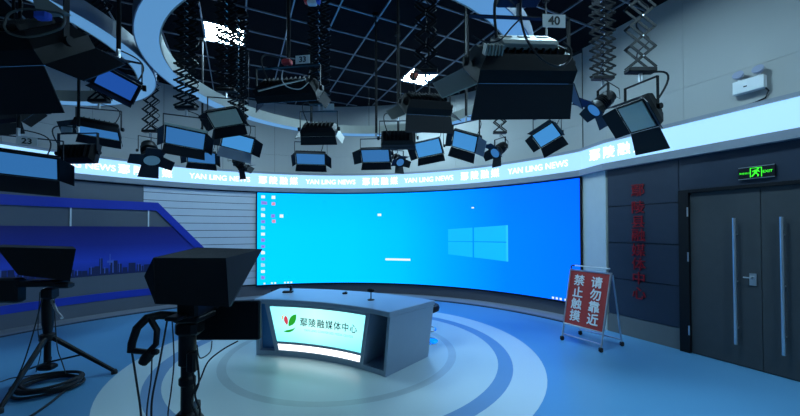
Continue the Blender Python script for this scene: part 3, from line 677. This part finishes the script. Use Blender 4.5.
p = at_depth(312, 2, 2.95); t = empty('plug_box', tuple(p)); tag(t, 'small red, blue and white plug box hanging from the ceiling grid', 'plug')
MB().bbox(p, (.08, .06, .05), .008).build('case', PLATE, t); MB().bbox(p + Vector((-.05, 0, .01)), (.03, .05, .045), .006).build('socket', REDP, t); MB().bbox(p + Vector((.055, 0, .015)), (.035, .05, .05), .006).build('socket', BLUEP, t)
MB().tube([p + Vector((0, 0, .02)), p + Vector((.01, 0, .5)), Vector((p.x, p.y, ZC))], .006, 6).build('cable', RUBBER, t)
# ------------------------------------------------------------------ anchor desk (a ring segment, hollow side to the viewer)
DC = Vector((-2.04, 1.56, 0)); DR = 2.9; DH = .73; DMID = math.degrees(math.atan2(.925, .38)); DHALF = 19.6
def dk(s, z, dr=0.0):                     # s -1 (left end) .. 1 (right end)
    half = DHALF - 1.5 * (1 - z / DH) * (1 if s > 0 else .3); a = rad(DMID - s * half); R = DR + dr
    return Vector((DC.x + R * cos(a), DC.y + R * sin(a), z))
desk = empty('anchor_desk', tuple(dk(0, 0, .4))); tag(desk, 'pale grey curved anchor desk with glowing cyan front panel', 'desk')
def dslab(s0, s1, z0, z1, d0, d1, n=16, zs=None):
    b = MB(); b.loft([[dk(s0 + (s1 - s0) * i / n, z0, d0), dk(s0 + (s1 - s0) * i / n, z0, d1), dk(s0 + (s1 - s0) * i / n, z1, d1), dk(s0 + (s1 - s0) * i / n, z1, d0)] for i in range(n + 1)], True); return b
dslab(-1.0, 1.0, DH - .06, DH, -.02, .82, 24).build('desktop', DESKW, desk, bevel=.012)
def end_panel(s0, s1): return dslab(s0, s1, 0.0, DH - .06, .0, .80, 2)
end_panel(.955, .995).build('end_panel', DESKW, desk); end_panel(-.995, -.955).build('end_panel', DESKW, desk)
dslab(-.955, .955, 0.0, .06, .0, .80, 20).build('plinth', DESKW, desk)
dslab(-.5, .955, .06, DH - .06, .42, .45, 16).build('back_board', DESKD, desk)
dslab(-.955, -.5, .06, DH - .06, .10, .13, 8).build('side_board', mat('desk_board_blue', (.09, .30, .62), .25), desk)
# lit front box with slanted sides
def trap(z, s_top, s_bot): t = (z - .06) / (DH - .12); return s_bot + (s_top - s_bot) * t
SL = lambda z: trap(z, -.86, -.73); SRr = lambda z: trap(z, .69, .625)
def fbox(z0, z1, d0, d1, e0, e1, n=18):
    b = MB(); b.loft([[dk(SL(z0) + e0 + (SRr(z0) - e1 - SL(z0) - e0) * i / n, z0, d0), dk(SL(z0) + e0 + (SRr(z0) - e1 - SL(z0) - e0) * i / n, z0, d1), dk(SL(z1) + e0 + (SRr(z1) - e1 - SL(z1) - e0) * i / n, z1, d1), dk(SL(z1) + e0 + (SRr(z1) - e1 - SL(z1) - e0) * i / n, z1, d0)] for i in range(n + 1)], True); return b
fbox(.06, DH - .06, .02, .42, 0, 0).build('front_box', DESKW, desk)
m_dp = ramp_emit('desk_panel_light', [(0, lin(150, 250, 250)), (.45, lin(185, 255, 250)), (1, lin(150, 245, 250))], E_DESK, [(0, (.62, .93, 1, 1)), (.45, (1, 1, 1, 1)), (1, (.9, 1, 1, 1))])
pan = fbox(.19, DH - .095, .0, .02, .058, .058); o = pan.build('light_panel', m_dp, desk)
lay = o.data.uv_layers.new(name='UVMap')
for l in o.data.loops:
    k = l.vertex_index; lay.data[l.index].uv = ((k // 4) / 18, 0 if k % 4 in (0, 1) else 1)
fbox(.08, .155, .0, .02, .06, .06).build('light_strip', emit('desk_strip_light', (1, 1, 1, 1), E_DESK * 1.5), desk)
# edge frame proud of the panel
for z0, z1 in ((.06, .078), (.158, .188), (DH - .094, DH - .06)): fbox(z0, z1, -.008, .03, 0, 0).build('front_rail', DESKW, desk)
for sf in (0, 1):
    b = MB(); rings = []
    for k in range(9):
        z = .06 + (DH - .12) * k / 8; s_ = SL(z) if sf == 0 else SRr(z) - .058
        rings.append([dk(s_, z, -.008), dk(s_ + .058, z, -.008), dk(s_ + .058, z, .03), dk(s_, z, .03)])
    b.loft(rings, True); b.build('front_stile', DESKW, desk)
# emblem and lettering on the panel
HALFA = DHALF - .6
def on_desk(s0, z0, tilt=0.0): return lambda x, y, z: dk(s0 + x / (rad(HALFA) * DR), z0 + y, -.003 - z)
logo = lambda poly, nm, m: MB().prism([dk(-.52 + x * 1.15 / (rad(HALFA) * DR), .425 + y * 1.15, -.0025) for x, y in poly], (.0, -.0015, 0)).build(nm, m, desk)
def bez(p, n=10):
    out = []
    for q in range(0, len(p) - 1, 3):
        a, b_, c, d = [Vector(v) for v in p[q:q + 4]]
        for k in range(n): t = k / n; out.append(a * (1 - t) ** 3 + b_ * 3 * t * (1 - t) ** 2 + c * 3 * t * t * (1 - t) + d * t ** 3)
    return [(v.x, v.y) for v in out]
GREEN = emit('logo_green', lin(40, 175, 40), .9); LRED = emit('logo_red', lin(225, 70, 90), .9); LORG = emit('logo_orange', lin(255, 190, 120), .9); LGRY = emit('logo_text_grey', lin(35, 62, 70), .8); LGR2 = emit('logo_small_text', lin(95, 160, 165), .9)
logo(bez([(-.01, -.03), (-.015, .05), (.025, .105), (.085, .105), (.09, .03), (.06, -.02), (-.01, -.03)]), 'emblem_leaf', GREEN)
logo(bez([(-.07, -.09), (-.02, -.065), (.05, -.07), (.075, -.03), (.05, -.105), (-.04, -.11), (-.07, -.09)]), 'emblem_wave', GREEN)
logo(bez([(-.025, -.02), (-.07, .01), (-.075, .06), (-.045, .085), (-.02, .075), (-.005, .03), (-.025, -.02)]), 'emblem_petal', LRED)
logo(bez([(-.075, .03), (-.10, .05), (-.095, .085), (-.06, .095), (-.07, .08), (-.078, .06), (-.075, .03)]), 'emblem_petal', LORG)
for i, ch in enumerate('\u9122\u9675\u878d\u5a92\u4f53\u4e2d\u5fc3'): text_part('lettering', ch, .112, on_desk(-.31 + i * .126, .455), LGRY, desk, .0022, True)
text_part('lettering', 'YAN LING CONVERGED MEDIA CENTER', .040, on_desk(.07, .355), LGR2, desk, 0, True)
# things on the desk
def base_at(px, py): p = at_height(px, py, DH); return Vector((p.x, p.y, DH))
p = base_at(371, 300); t = empty('desk_microphone', tuple(p)); tag(t, 'black desk microphone on a round foot near the right end of desk', 'microphone')
MB().lathe([(0, 0), (.045, 0), (.045, .008), (.015, .016), (0, .016)], p, 16).build('foot', BLACK, t, smooth=True); MB().tube([p + Vector((0, 0, .01)), p + Vector((0, 0, .10))], .007, 8).build('stem', BLACK, t); MB().bbox(p + Vector((0, 0, .125)), (.09, .05, .05), .012).build('head', BLACK, t)
p = base_at(288, 292.5); t = empty('document_clamp', tuple(p)); tag(t, 'black jointed gadget holder standing near the left end of desk', 'holder')
MB().bbox(p + Vector((0, 0, .012)), (.14, .08, .024), .006).build('base', BLACK, t); MB().tube([p + Vector((.03, 0, .02)), p + Vector((.03, 0, .07)), p + Vector((-.01, -.01, .09))], .009, 8).build('arm', BLACK, t); MB().bbox(p + Vector((.045, 0, .065)), (.03, .05, .07), .006).build('clip', BLACK, t)
p = base_at(345, 294); t = empty('earpiece_box', tuple(p)); tag(t, 'tiny black box on the middle of the desktop', 'box')
MB().bbox(p + Vector((0, 0, .012)), (.07, .05, .024), .006).build('body', BLACK, t); MB().bbox(p + Vector((.01, 0, .029)), (.03, .03, .010), .003).build('cap', BLACK, t)
p = base_at(272, 290.8); t = empty('desk_button', tuple(p)); tag(t, 'tiny black button next to the jointed holder on desk', 'button')
MB().lathe([(0, 0), (.018, 0), (.018, .012), (.01, .02), (0, .02)], p, 12).build('cap', BLACK, t, smooth=True); MB().lathe([(0, -.0), (.024, 0), (.024, .004), (0, .004)], p, 12).build('base', BLACK, t)
# stool behind the desk
p = Vector((.36, 4.98, 0)); t = empty('stool', tuple(p)); tag(t, 'black stool with chrome foot ring behind right end of desk', 'stool')
MB().lathe([(0, .44), (.17, .44), (.205, .46), (.215, .50), (.20, .535), (0, .55)], p, 24).build('seat', RUBBER, t, smooth=True); MB().tube([p + Vector((0, 0, .02)), p + Vector((0, 0, .44))], .025, 12).build('column', CHROME, t, smooth=True)
MB().lathe([(0, 0), (.19, 0), (.19, .01), (.05, .035), (0, .04)], p, 28).build('base', CHROME, t, smooth=True)
MB().tube([p + Vector((.16 * cos(2 * pi * k / 24), .16 * sin(2 * pi * k / 24), .18)) for k in range(25)], .010, 8).build('foot_ring', CHROME, t, smooth=True)

# ------------------------------------------------------------------ warning sign on an A-frame
FL, FR, BL, BR = Vector((2.375, 5.02, 0)), Vector((2.65, 4.52, 0)), Vector((2.775, 5.27, 0)), Vector((3.085, 4.76, 0))
sg = empty('warning_sign', tuple((FL + FR + BL + BR) / 4)); tag(sg, 'red sign board with white characters on a folding frame', 'sign')
wv = (FR - FL).normalized(); topL = (FL + BL) / 2 + (BL - FL) * .03 + Vector((0, 0, 1.03)); topR = (FR + BR) / 2 + (BR - FR) * .03 + Vector((0, 0, 1.03))
for nm, a, b_ in (('front_leg', FL, topL), ('front_leg', FR, topR)): MB().tube([a + Vector((0, 0, .03)), b_], .013, 8).build(nm, ALU, sg, smooth=True)
back_off = (BL - FL).normalized() * .03
for a, b_ in ((BL, topL), (BR, topR)): MB().tube([a + Vector((0, 0, .03)), b_ + back_off - Vector((0, 0, .03))], .011, 8).build('back_leg', ALU, sg, smooth=True)
for a in (FL, FR, BL, BR): MB().bbox(a + Vector((0, 0, .032)), (.05, .05, .064), .012).build('rubber_foot', RUBBER, sg)
MB().tube([FL.lerp(topL, .09), FR.lerp(topR, .09)], .011, 8).build('cross_bar', ALU, sg); MB().tube([BL.lerp(topL, .09), BR.lerp(topR, .09)], .011, 8).build('cross_bar', ALU, sg)
hl, hr = topL + Vector((0, 0, .055)), topR + Vector((0, 0, .055))
MB().tube([topL - Vector((0, 0, .01)), hl - wv * .0 + Vector((0, 0, -.015)), hl + wv * .03, hl + wv * .06], .012, 8).build('handle_grip', mat('blue_black_plastic', (.02, .03, .09), .4), sg, smooth=True)
MB().tube([hl + wv * .05, hr - wv * .02], .010, 8).build('handle_bar', PLATE, sg, smooth=True)
upv = (topL - FL).normalized(); nv = wv.cross(upv).normalized(); nv = nv if nv.y < 0 else -nv
q0 = FL.lerp(topL, .235); q1 = FR.lerp(topR, .235); q2 = FR.lerp(topR, .985); q3 = FL.lerp(topL, .985)
MB().prism([q + nv * .004 for q in (q0, q1, q2, q3)], nv * .012).build('board', REDS, sg)
for a, b_ in ((q0, q1), (q1, q2), (q2, q3), (q3, q0)): MB().tube([a + nv * .012, b_ + nv * .012], .013, 6).build('board_edge', ALU, sg)
BW = (q1 - q0).length; BHt = (q3 - q0).length; bc = (q0 + q1 + q2 + q3) / 4
for col_, txt in ((.225, '\u8bf7\u52ff\u9760\u8fd1'), (-.225, '\u7981\u6b62\u89e6\u6478')):
    for i, ch in enumerate(txt):
        text_part('character', ch, .165, lambda x, y, z, cx=col_ * BW, cy=(.325 - .215 * i) * BHt: bc + wv * (cx + x) + upv * (cy + y) + nv * (.0225 + z), WHITE, sg, .006, True)

# ------------------------------------------------------------------ camera with prompter on a pedestal (right one)
def hood(root, bl, br, tl, tr, ftl, ftr, fbl, fbr, m, name='hood'):
    b = MB(); b.add([bl, br, tr, tl, fbl, fbr, ftr, ftl], [(0, 1, 2, 3), (3, 2, 6, 7), (0, 3, 7, 4), (1, 5, 6, 2), (0, 4, 5, 1)])
    o = b.build(name, m, root); sm_ = o.modifiers.new('thick', 'SOLIDIFY'); sm_.thickness = .006; return o
P2 = Vector((-1.68, 2.70, 0)); cs = empty('prompter_camera', tuple(P2)); tag(cs, 'black studio camera with large prompter hood on a thick pedestal column', 'camera')
A_ = lambda x, y, Y: at_depth(x, y, Y)
hood(cs, A_(156, 304, 2.50), A_(229, 307, 2.50), A_(154, 258, 2.46), A_(226, 258, 2.46), A_(199, 247.5, 3.10), A_(262.5, 249, 3.10), A_(172, 301, 2.62), A_(231, 306, 2.60), CLOTH)
b = MB(); b.add([A_(156, 304, 2.50), A_(154, 258, 2.46), A_(145, 276, 2.52)], [(0, 1, 2)]); b.add([A_(154, 258, 2.46), A_(199, 247.5, 3.10), A_(145, 276, 2.52)], [(0, 1, 2)]); b.add([A_(156, 304, 2.5), A_(172, 301, 2.62), A_(145, 276, 2.52)], [(0, 1, 2)])
o = b.build('hood_side_cloth', CLOTH, cs); o.modifiers.new('thick', 'SOLIDIFY').thickness = .006
MB().add([A_(199, 247.5, 3.08), A_(262, 249, 3.08), A_(231, 306, 2.62), A_(173, 301, 2.64)], [(0, 1, 2, 3)]).build('prompter_glass', mat('dark_glass', (.01, .012, .014), .08), cs).modifiers.new('thick', 'SOLIDIFY').thickness = .004
mo = MB(); c = A_(228, 320, 2.92); mo.bbox(c, (.56, .055, .33), .012); o = mo.build('monitor', BLACK, cs)
MB().box(c + Vector((0, .03, 0)), (.52, .004, .29)).build('monitor_glass', mat('dark_glass', (.01, .012, .014), .08), o).location = (0, 0, 0)
o.children[0].data.transform(Matrix.Translation(-P2))
MB().bbox(Vector((-1.60, 2.72, 1.03)), (.16, .34, .14), .02).build('camera_body', BLACK, cs); MB().lathe([(0, 0), (.05, 0), (.055, .12), (.06, .16), (0, .16)], Vector((-1.60, 2.88, 1.05)), 18, Matrix.Rotation(-pi / 2, 3, 'X')).build('lens', BLACK, cs, smooth=True)
MB().bbox(Vector((-1.62, 2.70, .945)), (.20, .26, .05), .012).build('mount_plate', BLACK, cs); MB().bbox(Vector((-1.64, 2.72, .985)), (.10, .55, .03), .006).build('rail', BLACK, cs)
MB().bbox(Vector((-1.66, 2.70, .86)), (.17, .17, .13), .03).build('pan_head', BLACK, cs)
MB().lathe([(.045, .12), (.045, .56), (.062, .57), (.062, .82), (.05, .83), (0, .83)], P2, 20).build('column', BLACK, cs, smooth=True)
MB().lathe([(.044, .40), (.06, .42), (.06, .46), (.044, .48)], P2, 20).build('column_collar', BLACK, cs, smooth=True)
MB().lathe([(0, .08), (.11, .08), (.12, .12), (.09, .17), (.06, .20), (0, .20)], P2, 24).build('dolly_hub', BLACK, cs, smooth=True)
for k in range(3):
    a = rad(110 + 120 * k); d = Vector((cos(a), sin(a), 0)); lg = MB().tube([P2 + d * .08 + Vector((0, 0, .12)), P2 + d * .36 + Vector((0, 0, .10))], .026, 8).build('dolly_leg', BLACK, cs)
    MB().lathe([(0, -.02), (.055, -.02), (.06, 0), (.055, .02), (0, .02)], P2 + d * .36 + Vector((0, 0, .06)), 16, Matrix.Rotation(a, 3, 'Z') @ Matrix.Rotation(pi / 2, 3, 'X')).build('caster', RUBBER, cs, smooth=True)
# pan bar, grip loop and zoom control on the left
hpt = [A_(178, 316, 2.62), A_(160, 315, 2.5), A_(147, 318, 2.42), A_(137, 328, 2.38), A_(132, 343, 2.36), A_(131, 352, 2.36)]
MB().tube(hpt, .032, 10, .024).build('pan_bar', BLACK, cs, smooth=True)
MB().tube([A_(150, 318, 2.42), A_(157, 330, 2.4), A_(156, 344, 2.38), A_(148, 352, 2.37), A_(137, 351, 2.36), A_(131, 350, 2.36)], .020, 8).build('grip_loop', BLACK, cs, smooth=True)
MB().lathe([(0, -.05), (.03, -.05), (.036, -.02), (.036, .03), (.022, .05), (0, .05)], A_(147, 357, 2.37), 14, Matrix.Rotation(.6, 3, 'Y')).build('zoom_control', BLACK, cs, smooth=True)
MB().bbox(A_(155, 352, 2.37), (.05, .04, .04), .01).build('zoom_rocker', BLACK, cs)
MB().bbox(A_(192, 362, 2.62), (.07, .06, .16), .015).build('cable_box', BLACK, cs)
def cable(pts, r, parent, m=RUBBER, name='cable'):
    P = [Vector(p) for p in pts]; out = []
    for i in range(len(P) - 1):
        p0_, p1_, p2_, p3_ = P[max(i - 1, 0)], P[i], P[i + 1], P[min(i + 2, len(P) - 1)]
        for k in range(6):
            t = k / 6; out.append(.5 * (2 * p1_ + (p2_ - p0_) * t + (2 * p0_ - 5 * p1_ + 4 * p2_ - p3_) * t * t + (3 * p1_ - p0_ - 3 * p2_ + p3_) * t ** 3))
    out.append(P[-1]); return MB().tube(out, r, 6).build(name, m, parent)
cable([A_(132, 352, 2.36), A_(137, 385, 2.35), A_(141, 415, 2.35), Vector((-1.78, 2.36, .12)), Vector((-1.75, 2.45, .012))], .007, cs)
cable([A_(168, 316, 2.55), A_(160, 360, 2.45), A_(152, 400, 2.4), Vector((-1.74, 2.4, .2)), Vector((-1.70, 2.35, .012))], .007, cs)
cable([A_(172, 318, 2.6), A_(174, 360, 2.55), A_(171, 392, 2.5), A_(168, 416, 2.5), Vector((-1.66, 2.5, .15))], .005, cs)
cable([A_(152, 356, 2.4), A_(151, 380, 2.4), A_(147, 410, 2.4), Vector((-1.8, 2.42, .012))], .005, cs)
cable([A_(238, 341, 2.9), A_(222, 350, 2.85), A_(208, 362, 2.8), A_(200, 380, 2.75), A_(193, 392, 2.7)], .006, cs)
cable([A_(212, 341, 2.9), A_(210, 352, 2.85), A_(200, 358, 2.8), A_(197, 345, 2.75)], .005, cs)
cable([A_(196, 350, 2.62), A_(199, 380, 2.6), A_(195, 395, 2.6), A_(200, 410, 2.6), Vector((-1.55, 2.62, .15))], .008, cs)
cable([A_(193, 372, 2.62), A_(195, 388, 2.6), A_(191, 400, 2.6), A_(196, 414, 2.6), Vector((-1.56, 2.66, .13))], .008, cs)

# ------------------------------------------------------------------ camera with prompter on a tripod (left one)
P1 = Vector((-3.90, 3.78, 0)); ct = empty('prompter_camera', tuple(P1)); tag(ct, 'black studio camera with prompter hood on a spread tripod', 'camera')
B_ = lambda x, y, Y: at_depth(x, y, Y)
hood(ct, B_(18, 275, 3.55), B_(70, 281, 3.62), B_(-4, 247, 3.45), B_(76, 249, 3.62), B_(2, 244.5, 3.95), B_(73, 246.5, 4.05), B_(24, 275, 3.7), B_(70, 280, 3.75), CLOTH)
MB().add([B_(2, 244.5, 3.93), B_(73, 246.5, 4.03), B_(69, 280, 3.78), B_(24, 275, 3.73)], [(0, 1, 2, 3)]).build('prompter_glass', mat('dark_glass', (.01, .012, .014), .08), ct).modifiers.new('thick', 'SOLIDIFY').thickness = .004
MB().bbox(B_(44, 283, 3.7), (.40, .20, .06), .012).build('mount_plate', BLACK, ct); MB().bbox(B_(64, 285, 3.66), (.16, .10, .06), .015).build('camera_body', BLACK, ct); MB().bbox(B_(8, 290, 3.65), (.30, .12, .26), .02).build('monitor', BLACK, ct)
MB().bbox(B_(50, 293, 3.74), (.12, .12, .12), .02).build('pan_head', BLACK, ct)
top1 = Vector((P1.x, P1.y, .90))
MB().lathe([(.03, .16), (.03, .46), (.035, .48), (.05, .60), (.055, .86), (.04, .92), (0, .92)], P1, 18).build('column', BLACK, ct, smooth=True)
MB().lathe([(.03, .40), (.07, .42), (.07, .48), (.03, .50)], P1, 18).build('collar', BLACK, ct, smooth=True)
for ft in (Vector((-3.57, 3.05, 0)), Vector((-3.25, 3.89, 0)), Vector((-4.42, 4.30, 0))):
    d = (ft - P1).normalized(); lg = MB().tube([P1 + d * .04 + Vector((0, 0, .45)), ft + Vector((0, 0, .03))], .028, 8, .020).build('leg', BLACK, ct, smooth=True)
    ff = MB().lathe([(0, 0), (.03, 0), (.03, .03), (.018, .05), (0, .05)], ft, 12).build('rubber_foot', RUBBER, lg); ff.data.transform(Matrix.Translation(-P1))
    MB().tube([P1 + Vector((0, 0, .17)), P1.lerp(ft, .5) + Vector((0, 0, .235))], .010, 6).build('spreader', BLACK, ct)
MB().bbox(P1 + Vector((.02, -.02, .13)), (.16, .12, .06), .02).build('spreader_hub', BLACK, ct)
MB().tube([B_(52, 300, 3.72), B_(57, 312, 3.66), B_(62, 318, 3.6)], .014, 8).build('pan_handle', ALU, ct)
cable([B_(44, 292, 3.7), B_(34, 330, 3.6), B_(24, 362, 3.55), B_(14, 385, 3.5), B_(10, 394, 3.4)], .006, ct)
cable([B_(40, 292, 3.7), B_(38, 330, 3.65), B_(41, 350, 3.65), B_(36, 372, 3.6)], .004, ct)
cable([B_(54, 300, 3.7), B_(57, 345, 3.68), B_(62, 362, 3.66), B_(66, 374, 3.6)], .005, ct)
# coiled cable on the floor and its tail
cc = at_height(50, 385, .03); ck = empty('cable_coil', (cc.x, cc.y, 0)); tag(ck, 'thick coil of black cable lying under the spread tripod', 'cable')
pts = []
for k in range(6 * 28 + 1):
    a = 2 * pi * k / 28; lay_ = k / 28; rr = .245 + .028 * sin(lay_ * 2.3) + .014 * sin(a * 3 + lay_); zz_ = .014 + .013 * lay_
    pts.append(Vector((cc.x + rr * 1.02 * cos(a), cc.y + rr * .95 * sin(a), zz_)))
MB().tube(pts, .013, 7).build('coil', RUBBER, ck, smooth=True)
tail = [at_height(68, 388, .014), at_height(55, 399, .014), at_height(40, 410, .014), at_height(26, 419, .014), at_height(10, 430, .014)]
cable([pts[0]] + tail, .011, ck, name='cable_tail')
cable([at_height(0, 382, .008), at_height(12, 378, .008), at_height(28, 376, .008), at_height(40, 374, .008)], .006, tag(empty('floor_cable', tuple(at_height(20, 378, 0))), 'thin cable lying flat on the floor beside the coil', 'cable'))

for o in bpy.data.objects:
    if '_world' in o: del o['_world']
